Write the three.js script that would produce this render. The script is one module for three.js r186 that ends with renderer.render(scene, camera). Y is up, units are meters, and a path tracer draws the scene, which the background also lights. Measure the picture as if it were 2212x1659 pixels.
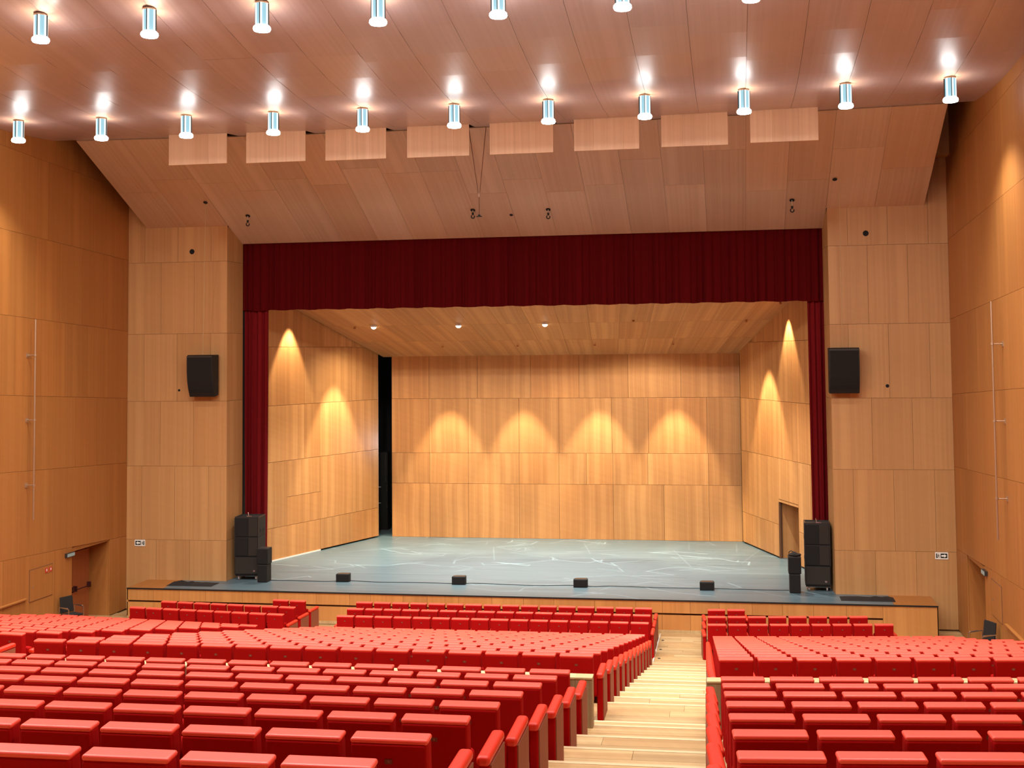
import * as THREE from 'three';
import { RoundedBoxGeometry } from 'three/addons/geometries/RoundedBoxGeometry.js';
import { mergeGeometries } from 'three/addons/utils/BufferGeometryUtils.js';

// ---------------------------------------------------------------- camera, exposure, light levels
const W = 2212, H = 1659, FOCAL = 2507.8, PX = 1181.5, PY = 642.5;
const scene = new THREE.Scene();
scene.background = new THREE.Color(0x000000);
const camera = new THREE.PerspectiveCamera(2 * Math.atan(H / 2 / FOCAL) * 180 / Math.PI, W / H, 0.1, 200);
camera.setViewOffset(W, H, W / 2 - PX, H / 2 - PY, W, H);
{
  const yaw = 0.159, pitch = 0.0503, roll = -0.0106;
  const f = new THREE.Vector3(-Math.sin(yaw) * Math.cos(pitch), Math.sin(pitch), -Math.cos(yaw) * Math.cos(pitch));
  const r = new THREE.Vector3(Math.cos(yaw), 0, -Math.sin(yaw)), u = new THREE.Vector3().crossVectors(r, f);
  const r2 = r.clone().multiplyScalar(Math.cos(roll)).addScaledVector(u, Math.sin(roll));
  const u2 = u.clone().multiplyScalar(Math.cos(roll)).addScaledVector(r, -Math.sin(roll));
  camera.position.set(6.6215, 7.0313, 35.893);
  camera.quaternion.setFromRotationMatrix(new THREE.Matrix4().makeBasis(r2, u2, f.clone().negate()));
  camera.updateMatrixWorld(true);
}
const renderer = new THREE.WebGLRenderer({ antialias: true });
renderer.toneMapping = THREE.LinearToneMapping;
renderer.toneMappingExposure = 1.0;
renderer.shadowMap.enabled = true;
const LIGHT = {
  down: 98, bulb: 1.5, glow: 2.4, rear: 98, downColor: [1.0, 0.96, 0.91], glowColor: [1.0, 0.74, 0.36],
  shell: 185, shellColor: [1.0, 0.84, 0.58], shellFloor: 58, shellFront: 300, work: 15,
};

// ---------------------------------------------------------------- helpers
let seed = 12345;
const rnd = () => ((seed = (seed * 1664525 + 1013904223) >>> 0) / 4294967296);
const pick = (a) => a[Math.floor(rnd() * a.length)];
const V = (x, y, z) => new THREE.Vector3(x, y, z);
const used = new Map();
function numbered(name) { const n = used.get(name) || 0; used.set(name, n + 1); return n ? `${name}_${String(n).padStart(3, '0')}` : name; }
function shade(o) { o.castShadow = true; o.receiveShadow = true; return o; }
function mesh(name, geo, mat, parent) { const m = shade(new THREE.Mesh(geo, mat)); m.name = parent === scene ? numbered(name) : name; parent.add(m); return m; }
function tag(o, label, category, group) { o.userData.label = label; o.userData.category = category; if (group) o.userData.group = group; return o; }
function thing(name, label, category, x, y, z, turn = 0, group) {
  const o = new THREE.Group(); o.name = numbered(name); o.position.set(x, y, z); o.rotation.y = turn; scene.add(o); return tag(o, label, category, group);
}
function structure(name) { const o = new THREE.Group(); o.name = numbered(name); o.userData.kind = 'structure'; scene.add(o); return o; }
function place(geo, x, y, z, rx = 0, ry = 0, rz = 0) {
  geo.applyMatrix4(new THREE.Matrix4().compose(V(x, y, z), new THREE.Quaternion().setFromEuler(new THREE.Euler(rx, ry, rz)), V(1, 1, 1))); return geo;
}
const box = (w, h, d, x = 0, y = 0, z = 0, rx = 0, ry = 0, rz = 0) => place(new THREE.BoxGeometry(w, h, d), x, y, z, rx, ry, rz);
const rbox = (w, h, d, r, s, x = 0, y = 0, z = 0, rx = 0, ry = 0, rz = 0) => place(new RoundedBoxGeometry(w, h, d, s, r), x, y, z, rx, ry, rz);
const cyl = (r0, r1, h, n, x = 0, y = 0, z = 0, rx = 0, ry = 0, rz = 0) => place(new THREE.CylinderGeometry(r0, r1, h, n), x, y, z, rx, ry, rz);
function rod(a, b, r, n = 6) {
  const d = b.clone().sub(a), g = new THREE.CylinderGeometry(r, r, d.length(), n);
  g.applyMatrix4(new THREE.Matrix4().compose(a.clone().add(b).multiplyScalar(0.5), new THREE.Quaternion().setFromUnitVectors(V(0, 1, 0), d.normalize()), V(1, 1, 1))); return g;
}
function join(list) { return mergeGeometries(list.map((g) => { const q = g.index ? g.toNonIndexed() : g; for (const k of Object.keys(q.attributes)) if (!['position', 'normal', 'uv'].includes(k)) q.deleteAttribute(k); return q; })); }
// a board between four corners (bottom left, bottom right, top right, top left seen from its front), t thick behind the face; uv in metres
function board(bl, br, tr, tl, t, gap = 0, across = false) {
  const c = bl.clone().add(br).add(tr).add(tl).multiplyScalar(0.25);
  const inset = (p, q, s) => { const e1 = q.clone().sub(p).normalize(), e2 = s.clone().sub(p).normalize(); return p.clone().addScaledVector(e1, gap / 2).addScaledVector(e2, gap / 2); };
  const P = gap ? [inset(bl, br, tl), inset(br, bl, tr), inset(tr, tl, br), inset(tl, tr, bl)] : [bl, br, tr, tl];
  const n = br.clone().sub(bl).cross(tl.clone().sub(bl)).normalize();
  const B = P.map((p) => p.clone().addScaledVector(n, -t));
  const w = br.distanceTo(bl), h = tl.distanceTo(bl), u0 = rnd() * 3, v0 = rnd() * 5;
  const pos = [], uv = [];
  const quad = (a, b, cc, d, ua) => { for (const [p, k] of [[a, 0], [b, 1], [cc, 2], [a, 0], [cc, 2], [d, 3]]) { pos.push(p.x, p.y, p.z); uv.push(...ua[k]); } };
  const full = across ? [[v0, u0], [v0, u0 + w], [v0 + h, u0 + w], [v0 + h, u0]].map(([a, b]) => [a, b]) : [[u0, v0], [u0 + w, v0], [u0 + w, v0 + h], [u0, v0 + h]];
  const edge = [[u0, v0], [u0 + t, v0], [u0 + t, v0 + h], [u0, v0 + h]];
  quad(P[0], P[1], P[2], P[3], full); quad(B[1], B[0], B[3], B[2], full);
  quad(B[0], P[0], P[3], B[3], edge); quad(P[1], B[1], B[2], P[2], edge); quad(P[3], P[2], B[2], B[3], edge); quad(B[0], B[1], P[1], P[0], edge);
  const g = new THREE.BufferGeometry();
  g.setAttribute('position', new THREE.Float32BufferAttribute(pos, 3)); g.setAttribute('uv', new THREE.Float32BufferAttribute(uv, 2)); g.computeVertexNormals(); return g;
}

// ---------------------------------------------------------------- materials
function noise1(n, s) { const a = []; let k = s >>> 0; for (let i = 0; i < n; i++) { k = (k * 1664525 + 1013904223) >>> 0; a.push(k / 4294967296); } return (x) => { const i = Math.floor(x), f = x - i, q = f * f * (3 - 2 * f); const A = a[((i % n) + n) % n], B = a[(((i + 1) % n) + n) % n]; return A + (B - A) * q; }; }
function woodMap(s, lo, contrast) {
  const N = 1024, d = new Uint8Array(N * N * 4), n1 = noise1(12, s + 1), n2 = noise1(40, s + 2), n3 = noise1(160, s + 3), n4 = noise1(512, s + 4), nv = noise1(6, s + 5), nw = noise1(64, s + 6), fine = noise1(4096, s + 7);
  for (let j = 0; j < N; j++) for (let i = 0; i < N; i++) {
    const u = i / N, v = j / N, wob = (nv(v * 6) - 0.5) * 0.02;
    const a = n1((u + wob) * 12), b = n2((u + wob * 0.6) * 40), c = n3((u + wob * 0.3) * 160), e = n4(u * 512);
    const fleck = fine((u * 512 | 0) * 7.31 + v * 90) * 0.5 + nw(v * 64 + u * 9) * 0.5;
    const t = lo + (1 - lo) * Math.min(1, Math.max(0, 0.5 + contrast * ((a - 0.5) * 0.9 + (b - 0.5) * 0.6 + (c - 0.5) * 0.5 + (e - 0.5) * 0.35 + (fleck - 0.5) * 0.35)));
    const o = (j * N + i) * 4; d[o] = 255 * Math.pow(t, 0.75); d[o + 1] = 255 * t; d[o + 2] = 255 * Math.pow(t, 1.25); d[o + 3] = 255;
  }
  const tx = new THREE.DataTexture(d, N, N, THREE.RGBAFormat); tx.wrapS = tx.wrapT = THREE.RepeatWrapping; tx.magFilter = THREE.LinearFilter; tx.minFilter = THREE.LinearMipmapLinearFilter; tx.generateMipmaps = true; tx.colorSpace = THREE.SRGBColorSpace; tx.needsUpdate = true; return tx;
}
const shellMap = woodMap(29, 0.86, 0.9); shellMap.repeat.set(1 / 2.6, 1 / 5.2);
const veneer = woodMap(11, 0.91, 0.8); veneer.repeat.set(1 / 2.6, 1 / 5.2);
const oakMap = woodMap(47, 0.80, 0.9); oakMap.repeat.set(1 / 0.9, 1 / 3.6);
const std = (r, g, b, rough, extra = {}) => { const m = new THREE.MeshStandardMaterial({ roughness: rough, ...extra }); m.color.setRGB(r, g, b); return m; };
function tones(r, g, b, rough, map, spread, n = 7) { const o = []; for (let i = 0; i < n; i++) { const k = 1 + spread * (i / (n - 1) - 0.5) * 2, h = 1 + spread * 0.45 * Math.sin(i * 2.3); o.push(std(r * k, g * k * h, b * k * h * h, rough, { map })); } return o; }
const M = {
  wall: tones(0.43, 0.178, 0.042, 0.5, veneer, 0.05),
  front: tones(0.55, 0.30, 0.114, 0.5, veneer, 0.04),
  shell: tones(0.66, 0.33, 0.12, 0.5, shellMap, 0.08),
  ceil: tones(0.43, 0.31, 0.31, 0.5, veneer, 0.035),
  slope: tones(0.61, 0.43, 0.29, 0.45, veneer, 0.09),
  fascia: tones(0.60, 0.275, 0.08, 0.45, veneer, 0.07),
  flap: tones(0.90, 0.66, 0.45, 0.5, veneer, 0.04),
  oak: tones(0.64, 0.465, 0.235, 0.42, oakMap, 0.10),
  oakEdge: std(0.72, 0.55, 0.32, 0.42), backing: std(0.16, 0.07, 0.03, 0.8), voidBlack: std(0.006, 0.007, 0.008, 0.9), plaster: std(0.3, 0.2, 0.12, 0.9),
  seat: std(0.92, 0.095, 0.062, 0.36), seatShaded: new THREE.MeshPhysicalMaterial({ roughness: 0.85, specularIntensity: 0.25 }), seatArm: std(0.76, 0.030, 0.010, 0.42), seatBase: std(0.05, 0.004, 0.004, 0.7),  // one red in two tones: overhead light and shade put into the colour
  armWood: std(0.33, 0.10, 0.05, 0.75, { map: veneer }),
  curtain: new THREE.MeshPhysicalMaterial({ roughness: 0.95, specularIntensity: 0.15 }), velvet: new THREE.MeshPhysicalMaterial({ roughness: 0.8, specularIntensity: 0.3 }),  // side curtains: valance cloth again, lightened in colour for stage light on the folds
  stage: null, black: std(0.005, 0.0045, 0.004, 0.7), blackGrille: std(0.006, 0.005, 0.004, 0.9), blackEdge: std(0.03, 0.028, 0.026, 0.35), brownGrille: std(0.022, 0.016, 0.011, 0.85),
  chrome: std(0.75, 0.75, 0.75, 0.25, { metalness: 1 }), steel: std(0.50, 0.37, 0.26, 0.4, { metalness: 0.8 }), rubber: std(0.3, 0.28, 0.27, 0.6),
  white: std(0.85, 0.85, 0.82, 0.5), chairPad: std(0.012, 0.009, 0.008, 0.9), cable: std(0.02, 0.02, 0.022, 0.6), rope: std(0.16, 0.06, 0.03, 0.7),
  stageBlack: std(0.05, 0.052, 0.055, 0.9),
  shadedWood: std(0.40, 0.31, 0.18, 0.6, { map: oakMap }), litWood: std(0.78, 0.68, 0.38, 0.45, { map: oakMap }),  // same wood twice: shade put into the face colour, light into the top
  doorLeaf: std(0.36, 0.11, 0.035, 0.5, { map: veneer }), red: std(0.5, 0.05, 0.02, 0.5), plateBlank: std(0.22, 0.035, 0.025, 0.6),
};
M.ceil = M.ceil.map((m) => { const q = new THREE.MeshPhysicalMaterial({ roughness: 0.5, map: m.map, clearcoat: 1.0, clearcoatRoughness: 0.29 }); q.color.copy(m.color); return q; });
M.seatShaded.color.setRGB(0.36, 0.0016, 0.0016); M.curtain.color.setRGB(0.085, 0.002, 0.003); M.velvet.color.setRGB(0.155, 0.003, 0.005);
for (const k of ['cable']) M[k].side = THREE.DoubleSide;

// ---------------------------------------------------------------- numbers of the hall (metres, stage floor = 0, proscenium plane z = 0)
const SIDE = 12.84, FRONT_Z = 0.742, PIT = -0.94, STAGE_EDGE = 2.05, BACK_Z = 42;
const SEAMS = [PIT, 1.27, 3.62, 5.70, 7.87, 10.19, 12.45, 14.7];
const ceilY = (z, x = 0) => { const d = z - 8; let y = 13.17 + 0.018 * d * d; if (z > 15) y = 14.05 + 0.252 * (z - 15) - 0.0045 * (z - 15) ** 2; return y + 0.1 * (x / 11.6) ** 2; };
const slopeY = (z, x = 0) => Math.max(0, z - FRONT_Z) / 4.168 * 0.1 * (x / 11.6) ** 2 + 11.32 + 0.4798 * (z - FRONT_Z), LIP_Z = -0.28;
const shellCeilY = (z) => 7.065 + 0.36 * (z + 8.62);

// a panelled wall: rows of staggered boards; at(s, y) turns a distance along the wall and a height into a point
function panelled(parent, at, s0, s1, rows, width, mats, offset, skip, gap = 0.007) {
  for (let r = 0; r + 1 < rows.length; r++) {
    const cuts = [s0]; let s = s0 + width * (typeof offset === 'function' ? offset(r) : offset[r % offset.length]);
    while (s < s1 - 0.2) { if (s > s0 + 0.2) cuts.push(s); s += width; } cuts.push(s1);
    for (let i = 0; i + 1 < cuts.length; i++) {
      let spans = [[cuts[i], cuts[i + 1]]];
      if (skip) for (const [a, b, y] of skip) if (rows[r] < y - 0.3) spans = spans.flatMap(([p, q]) => (q <= a || p >= b ? [[p, q]] : [[p, Math.max(p, a)], [Math.min(q, b), q]].filter(([m, n]) => n - m > 0.05)));
      for (const [a, b] of spans) mesh('panel', board(at(a, rows[r]), at(b, rows[r]), at(b, rows[r + 1]), at(a, rows[r + 1]), 0.03, gap), pick(mats), parent);
    }
  }
}

// ---------------------------------------------------------------- front walls beside the proscenium, reveals, side walls
for (const s of [-1, 1]) {
  const w = structure(s < 0 ? 'wall_front_left' : 'wall_front_right');
  const at = s < 0 ? (t, y) => V(-SIDE + t, y, FRONT_Z) : (t, y) => V(9.423 + t, y, FRONT_Z);
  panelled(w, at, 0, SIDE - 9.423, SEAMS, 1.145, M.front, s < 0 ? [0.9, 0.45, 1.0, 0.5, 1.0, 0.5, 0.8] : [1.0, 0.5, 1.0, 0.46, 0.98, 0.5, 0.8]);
  mesh('backing', box(SIDE + 0.4 - 9.45, 16, 0.5, s * (9.45 + SIDE + 0.4) / 2, 7, FRONT_Z - 0.29), M.backing, w);
  const rev = s < 0 ? (t, y) => V(-9.423 + 0.078 * t, y, FRONT_Z - 1.042 * t) : (t, y) => V(9.345 + 0.078 * t, y, -0.3 + 1.042 * t);
  panelled(w, rev, 0, 1, [0, 1.27, 3.62, 5.70, 7.87, 10.19, 11.3], 1.2, M.front, [1]);
  mesh('jamb', box(0.12, 11, 0.6, s * 9.43, 5.4, -0.61), M.voidBlack, w);
}
const WALL_RISE = 0.05;
const DOORS = { '-1': [1.75, 3.85], 1: [2.2, 4.55] };
for (const s of [-1, 1]) {
  const w = structure(s < 0 ? 'wall_left' : 'wall_right');
  const y0 = (y, z) => (y === PIT ? PIT : y + 0.10 + WALL_RISE * (z - FRONT_Z));
  const at = s < 0 ? (t, y) => V(-SIDE, y0(y, 14 - t), 14 - t) : (t, y) => V(SIDE, y0(y, FRONT_Z + t), FRONT_Z + t);
  const [d0, d1] = DOORS[s];
  const skip = s < 0 ? [[14 - d1, 14 - d0, 1.27]] : [[d0 - FRONT_Z, d1 - FRONT_Z, 1.27]];
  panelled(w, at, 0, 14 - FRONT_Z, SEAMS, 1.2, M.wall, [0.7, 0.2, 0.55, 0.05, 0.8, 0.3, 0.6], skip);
  // solid wall behind, with the doorway left open, and the rear stretch of the hall
  const X = s * (SIDE + 0.24);
  mesh('backing', box(0.4, 18, BACK_Z - 14, X - s * 0.04, 8, (BACK_Z + 14) / 2), M.wall[3], w);
  mesh('backing', box(0.4, 18, 14 - d1 - 0.13, X, 8, (14 + d1 + 0.13) / 2), M.backing, w);
  mesh('backing', box(0.4, 18, d0 - 0.13 - FRONT_Z + 0.3, X, 8, (d0 - 0.13 + FRONT_Z - 0.3) / 2), M.backing, w);
  mesh('backing', box(0.4, 16, d1 - d0 + 0.3, X, 1.51 + 8, (d0 + d1) / 2), M.backing, w);
  // doorway recess
  mesh('reveal', box(0.75, 2.6, 0.12, s * (SIDE + 0.41), PIT + 1.3, d0 - 0.06), M.wall[2], w);
  mesh('reveal', box(0.75, 2.6, 0.12, s * (SIDE + 0.41), PIT + 1.3, d1 + 0.06), M.wall[2], w);
  mesh('lintel', box(0.75, 0.12, d1 - d0 + 0.2, s * (SIDE + 0.41), 1.44, (d0 + d1) / 2), M.wall[1], w);
  mesh('back_wall', box(0.1, 2.6, d1 - d0 + 0.2, s * (SIDE + 0.75), PIT + 1.3, (d0 + d1) / 2), M.wall[0], w);
  mesh('sill', box(2.0, 0.1, d1 - d0, s * (SIDE + 0.9), PIT - 0.05, (d0 + d1) / 2), M.oak[2], w);
  mesh('ledge', rbox(0.08, 0.05, 5.5, 0.012, 1, s * (SIDE - 0.03), 0.42 + (s > 0 ? 0.2 : 0.05), (s > 0 ? 6.95 : 6.15) + 2.75), M.wall[2], w);
  const dr = structure(s < 0 ? 'door_1' : 'door_2');
  const dz = (d0 + d1) / 2;
  mesh('leaf', box(0.05, 2.1, 0.92, s * (SIDE + 0.66), PIT + 1.06, dz - 0.47), M.doorLeaf, dr);
  mesh('leaf', box(0.05, 2.1, 0.92, s * (SIDE + 0.66), PIT + 1.06, dz + 0.47), M.doorLeaf, dr);
  for (const k of [-1, 1]) mesh('panic_bar', join([rod(V(s * (SIDE + 0.52), PIT + 0.98, dz + k * 0.47 - 0.36), V(s * (SIDE + 0.52), PIT + 0.98, dz + k * 0.47 + 0.36), 0.018), box(0.12, 0.16, 0.05, s * (SIDE + 0.58), PIT + 1.0, dz + k * 0.47 - 0.38), box(0.12, 0.16, 0.05, s * (SIDE + 0.58), PIT + 1.0, dz + k * 0.47 + 0.38)]), M.seatBase, dr);
}
{ // back of the hall and roof
  const w = structure('wall_back'); mesh('backing', box(28, 20, 0.4, 0, 8, BACK_Z + 0.2), M.wall[3], w);
  const r = structure('roof'); mesh('slab', box(30, 0.4, BACK_Z + 18, 0, 18, (BACK_Z - 16) / 2), M.backing, r);
}

// ---------------------------------------------------------------- main ceiling of curved boards, with hatches at its front edge
const FLAPS = [-8.05, -5.76, -3.465, -1.155, 1.13, 3.41, 5.71, 8.0], FLAP_W = 1.72, HATCH_Z = 5.72, EDGE_Z = 4.91;
function strip(x0, x1, z0, z1, yAt, n, t) { // board running along z, seen from below
  const pos = [], uv = [], idx = [], u0 = rnd() * 3, v0 = rnd() * 5; const g = 0.003;
  for (let i = 0; i <= n; i++) { const z = z0 + (z1 - z0) * i / n; for (const [x, dy] of [[x0 + g, 0], [x1 - g, 0], [x1 - g, t], [x0 + g, t]]) { pos.push(x, yAt(z, x) + dy, z); uv.push(u0 + (x - x0), v0 + (z - z0)); } }
  for (let i = 0; i < n; i++) for (let k = 0; k < 4; k++) { const a = i * 4 + k, b = i * 4 + (k + 1) % 4; idx.push(a, b, b + 4, a, b + 4, a + 4); }
  idx.push(0, 3, 2, 0, 2, 1); const e = n * 4; idx.push(e, e + 1, e + 2, e, e + 2, e + 3);
  const q = new THREE.BufferGeometry(); q.setAttribute('position', new THREE.Float32BufferAttribute(pos, 3)); q.setAttribute('uv', new THREE.Float32BufferAttribute(uv, 2)); q.setIndex(idx);
  const f = q.toNonIndexed(); f.computeVertexNormals(); return f;
}
{
  const c = structure('ceiling');
  const n = 22, w = 2 * SIDE / n;
  for (let i = 0; i < n; i++) {
    const x0 = -SIDE + i * w, cuts = [HATCH_Z, rnd() < 0.25 ? 10 + 8 * rnd() : 18 + 2 * rnd(), 24];
    for (let k = 0; k < 2; k++) mesh('ceiling_board', strip(x0, x0 + w, cuts[k] + (k ? 0.006 : 0), cuts[k + 1] - 0.006, ceilY, 10, 0.03), pick(M.ceil), c);
  }
  mesh('rear_ceiling', strip(-SIDE - 0.3, SIDE + 0.3, 24, BACK_Z, ceilY, 12, 0.06), M.ceil[3], c);
  const bk = strip(-SIDE - 0.3, SIDE + 0.3, HATCH_Z, 24, (z, x) => ceilY(z, x) + 0.045, 16, 0.03); mesh('backing', bk, M.backing, c);
  // strip between the hatches
  let x = -SIDE;
  for (let i = 0; i <= FLAPS.length; i++) { const e = i < FLAPS.length ? FLAPS[i] - FLAP_W / 2 : SIDE; mesh('ceiling_board', strip(x, e, EDGE_Z, HATCH_Z - 0.006, ceilY, 3, 0.05), pick(M.ceil), c); x = e + FLAP_W; }
  mesh('void_lining', join([box(18.6, 0.1, 1.6, 0, 14.6, 5.3), box(18.6, 1.2, 0.1, 0, 14.0, 6.0), box(18.6, 1.4, 0.1, 0, 14.1, 4.6)]), M.voidBlack, c);
}
for (const k of [-1, 1]) mesh('closing_board', box(3.8, 1.8, 0.04, k * 11.1, ceilY(EDGE_Z, 12) + 0.93, EDGE_Z + 0.05), M.ceil[2], scene.getObjectByName('ceiling'));
FLAPS.forEach((x, i) => {
  const ord = ['first', 'second', 'third', 'fourth', 'fifth', 'sixth', 'seventh', 'eighth'][i];
  const t = thing('ceiling_hatch', `open pale wood ceiling hatch below the lamps, ${ord} from the left wall`, 'hatch', x, ceilY(HATCH_Z, x) + 0.02, HATCH_Z - 0.03, 0, 'open ceiling hatches');
  const cut = [-FLAP_W / 2, -FLAP_W / 2 + FLAP_W * (0.3 + 0.12 * rnd()), -FLAP_W / 2 + FLAP_W * (0.68 + 0.1 * rnd()), FLAP_W / 2];
  for (let k = 0; k < 3; k++) mesh('panel', board(V(cut[k], -0.86, 0), V(cut[k + 1], -0.86, 0), V(cut[k + 1], 0, 0), V(cut[k], 0, 0), 0.03, 0.003), pick(M.flap), t);
  for (const k of [-0.6, 0.6]) mesh('hinge', box(0.12, 0.03, 0.05, k, 0.01, -0.02), M.steel, t);
});
{ // sloping front ceiling down to the proscenium
  const c = structure('ceiling_front'), P = 12.2;
  const q = (x0, x1, z0, z1) => board(V(x0, slopeY(z0, x0), z0), V(x1, slopeY(z0, x1), z0), V(x1, slopeY(z1, x1), z1), V(x0, slopeY(z1, x0), z1), 0.04, 0.006);
  const xs = [-P, -10.8]; for (let i = 0; i <= 16; i++) xs.push(-9.4 + 1.175 * i); xs.push(10.8, P);
  for (let i = 0; i + 1 < xs.length; i++) { const m = 1.6 + 2.2 * rnd(), z0 = xs[i] < -9.5 || xs[i] > 9.3 ? FRONT_Z : LIP_Z; mesh('ceiling_board', q(xs[i], xs[i + 1], z0, m), pick(M.slope), c); mesh('ceiling_board', q(xs[i], xs[i + 1], m, EDGE_Z), pick(M.slope), c); }
  mesh('backing', board(V(-P, slopeY(FRONT_Z) + 0.06, FRONT_Z), V(P, slopeY(FRONT_Z) + 0.06, FRONT_Z), V(P, 13.52, EDGE_Z - 0.02), V(-P, 13.52, EDGE_Z - 0.02), 0.06), M.backing, c);
  mesh('backing', board(V(-9.5, slopeY(LIP_Z) + 0.06, LIP_Z), V(9.5, slopeY(LIP_Z) + 0.06, LIP_Z), V(9.5, slopeY(FRONT_Z) + 0.06, FRONT_Z), V(-9.5, slopeY(FRONT_Z) + 0.06, FRONT_Z), 0.06), M.backing, c);
  mesh('bulkhead', box(0.7, 2.2, 0.5, 12.6, 13.8, 1.1), M.front[1], c); mesh('bulkhead', box(0.7, 2.2, 0.5, -12.6, 13.8, 1.1), M.front[1], c);
}

// ---------------------------------------------------------------- pendant lamps
const emit = (r, g, b, k) => { const m = new THREE.MeshStandardMaterial({ roughness: 0.4 }); m.color.setRGB(0.06, 0.07, 0.075); m.emissive.setRGB(r, g, b); m.emissiveIntensity = k; return m; };
const lampGlass = emit(0.40, 0.80, 0.95, 0.8), lampStrip = emit(0.92, 1.0, 1.0, 1.3), lampRing = emit(1.0, 0.99, 0.95, 22);
const ringGeo = (() => { const g = new THREE.LatheGeometry([[0.0, 0.0], [0.10, 0.0], [0.155, 0.012], [0.172, 0.045], [0.165, 0.085], [0.135, 0.115], [0.0, 0.115]].map(([r, y]) => new THREE.Vector2(r, y)), 24); return g; })();
const tubeGeo = cyl(0.118, 0.118, 0.43, 24, 0, 0.33, 0);
const capGeo = cyl(0.125, 0.125, 0.03, 24, 0, 0.56, 0);
const stripGeo = join([0, 1, 2, 3, 4, 5].map((k) => { const a = k * Math.PI / 3 + 0.26; return box(0.035, 0.43, 0.02, 0.122 * Math.sin(a), 0.33, 0.122 * Math.cos(a), 0, a, 0); }));
const finGeo = join([0, 1, 2, 3].map((k) => { const a = k * Math.PI / 2 + 0.05; return box(0.012, 0.43, 0.03, 0.128 * Math.sin(a), 0.33, 0.128 * Math.cos(a), 0, a, 0); }));
const LAMP_DROP = 0.575;
function lampLights(x, y, z, glow) {
  const s = new THREE.SpotLight(0xffffff, z < 20 ? LIGHT.down : LIGHT.rear, 0, z < 20 ? 1.0 : 1.5, z < 20 ? 1 : 0.15, 2); s.color.setRGB(...LIGHT.downColor); s.position.set(x, y - 0.18, z); s.target.position.set(x, y - 5, z); s.castShadow = true; s.shadow.radius = 8; scene.add(s, s.target);
  if (glow) { const p = new THREE.SpotLight(0xffffff, LIGHT.glow, 0, 1.4, 0.8, 2); p.color.setRGB(...LIGHT.glowColor); p.position.set(x, y + 0.25, z); p.target.position.set(x, y + 3, z); p.castShadow = true; p.shadow.radius = 3; scene.add(p, p.target);
    const b = new THREE.PointLight(0xffffff, LIGHT.bulb, 0, 2); b.color.setRGB(0.95, 0.98, 1.0); b.position.set(x, y + 0.13, z); b.castShadow = true; b.shadow.radius = 5; scene.add(b); }
}
const ORD = ['', 'first', 'second', 'third', 'fourth', 'fifth', 'sixth', 'seventh', 'eighth', 'ninth', 'tenth', 'eleventh', 'twelfth', 'thirteenth', 'fourteenth', 'fifteenth', 'sixteenth'];
function lamp(x, z, label, group, glow = true) {
  const y = ceilY(z, x) - LAMP_DROP;
  const t = thing('pendant_lamp', label, 'lamp', x, y, z, 0, group);
  mesh('diffuser', tubeGeo, lampGlass, t); mesh('light_strip', stripGeo, lampStrip, t); mesh('fin', finGeo, M.black, t); mesh('glowing_ring', ringGeo, lampRing, t); mesh('cap', capGeo, M.steel, t);
  lampLights(x, y, z, glow);
}
for (let k = -5; k <= 5; k++) lamp(2.32 * k, 8.57, `glowing tube ceiling lamp above the hatches, ${ORD[k + 6]} from the left wall`, 'lamps in the row above the hatches');
for (let k = -3; k <= 3; k++) lamp(2.35 * k, 14.7, `glowing tube lamp of the nearer ceiling row, ${ORD[k + 4]} from the picture's left edge`, 'lamps in the nearer ceiling row');
for (const k of [-5, -4, 4, 5]) lamp(2.35 * k, 14.7, `glowing tube lamp of the nearer ceiling row, ${k % 4 ? 'next to' : 'second from'} the ${k < 0 ? 'left' : 'right'} wall beyond the picture`, 'lamps in the nearer ceiling row', false);
for (const z of [21.5, 28.5]) for (let k = -2; k <= 2; k++) lamp(4.7 * k, z, `unseen tube lamp over the ${z < 25 ? 'middle' : 'rear'} seats, ${ORD[k + 3]} from the left wall`, 'unseen lamps over the rear seats', false);  // rows out of view, beams widened to brighten the front walls

// ---------------------------------------------------------------- stage
const stageMap = (() => {
  const N = 1024, c = document.createElement('canvas'); c.width = c.height = N; const g = c.getContext('2d');
  g.fillStyle = '#a2aaaa'; g.fillRect(0, 0, N, N); let k = 77; const R = () => ((k = (k * 1664525 + 1013904223) >>> 0) / 4294967296);
  for (let i = 0; i < 900; i++) { const a = R() * 0.2; g.fillStyle = R() > 0.5 ? `rgba(255,255,255,${a})` : `rgba(40,55,60,${a})`; g.fillRect(R() * N, R() * N, 40 + R() * 160, 1 + R() * 4); }
  for (let i = 0; i < 100; i++) { g.strokeStyle = `rgba(250,253,252,${0.3 + R() * 0.6})`; g.lineWidth = 1.6 + R() * 1.8; g.beginPath(); let x = R() * N, y = R() * N; g.moveTo(x, y); const n = 2 + R() * 3; for (let j = 0; j < n; j++) { x += (R() - 0.5) * 130; y += (R() - 0.5) * 90; g.lineTo(x, y); } g.stroke(); }
  for (let i = 0; i < 9; i++) { g.strokeStyle = 'rgba(40,50,52,0.35)'; g.lineWidth = 1; g.beginPath(); g.moveTo(0, i * 115 + 30); g.lineTo(N, i * 115 + 30); g.stroke(); }
  for (let i = 0; i < 14; i++) { g.strokeStyle = `rgba(235,242,240,${0.25 + R() * 0.3})`; g.lineWidth = 1.6; g.beginPath(); const x = 60 + R() * 900, y = 60 + R() * 500; g.moveTo(x, y); g.lineTo(x + (R() - 0.5) * 80, y + 60 + R() * 160); g.stroke(); }
  const t = new THREE.CanvasTexture(c); t.colorSpace = THREE.SRGBColorSpace; return t;
})();
M.stage = std(0.25, 0.36, 0.43, 0.38, { map: stageMap });
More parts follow.
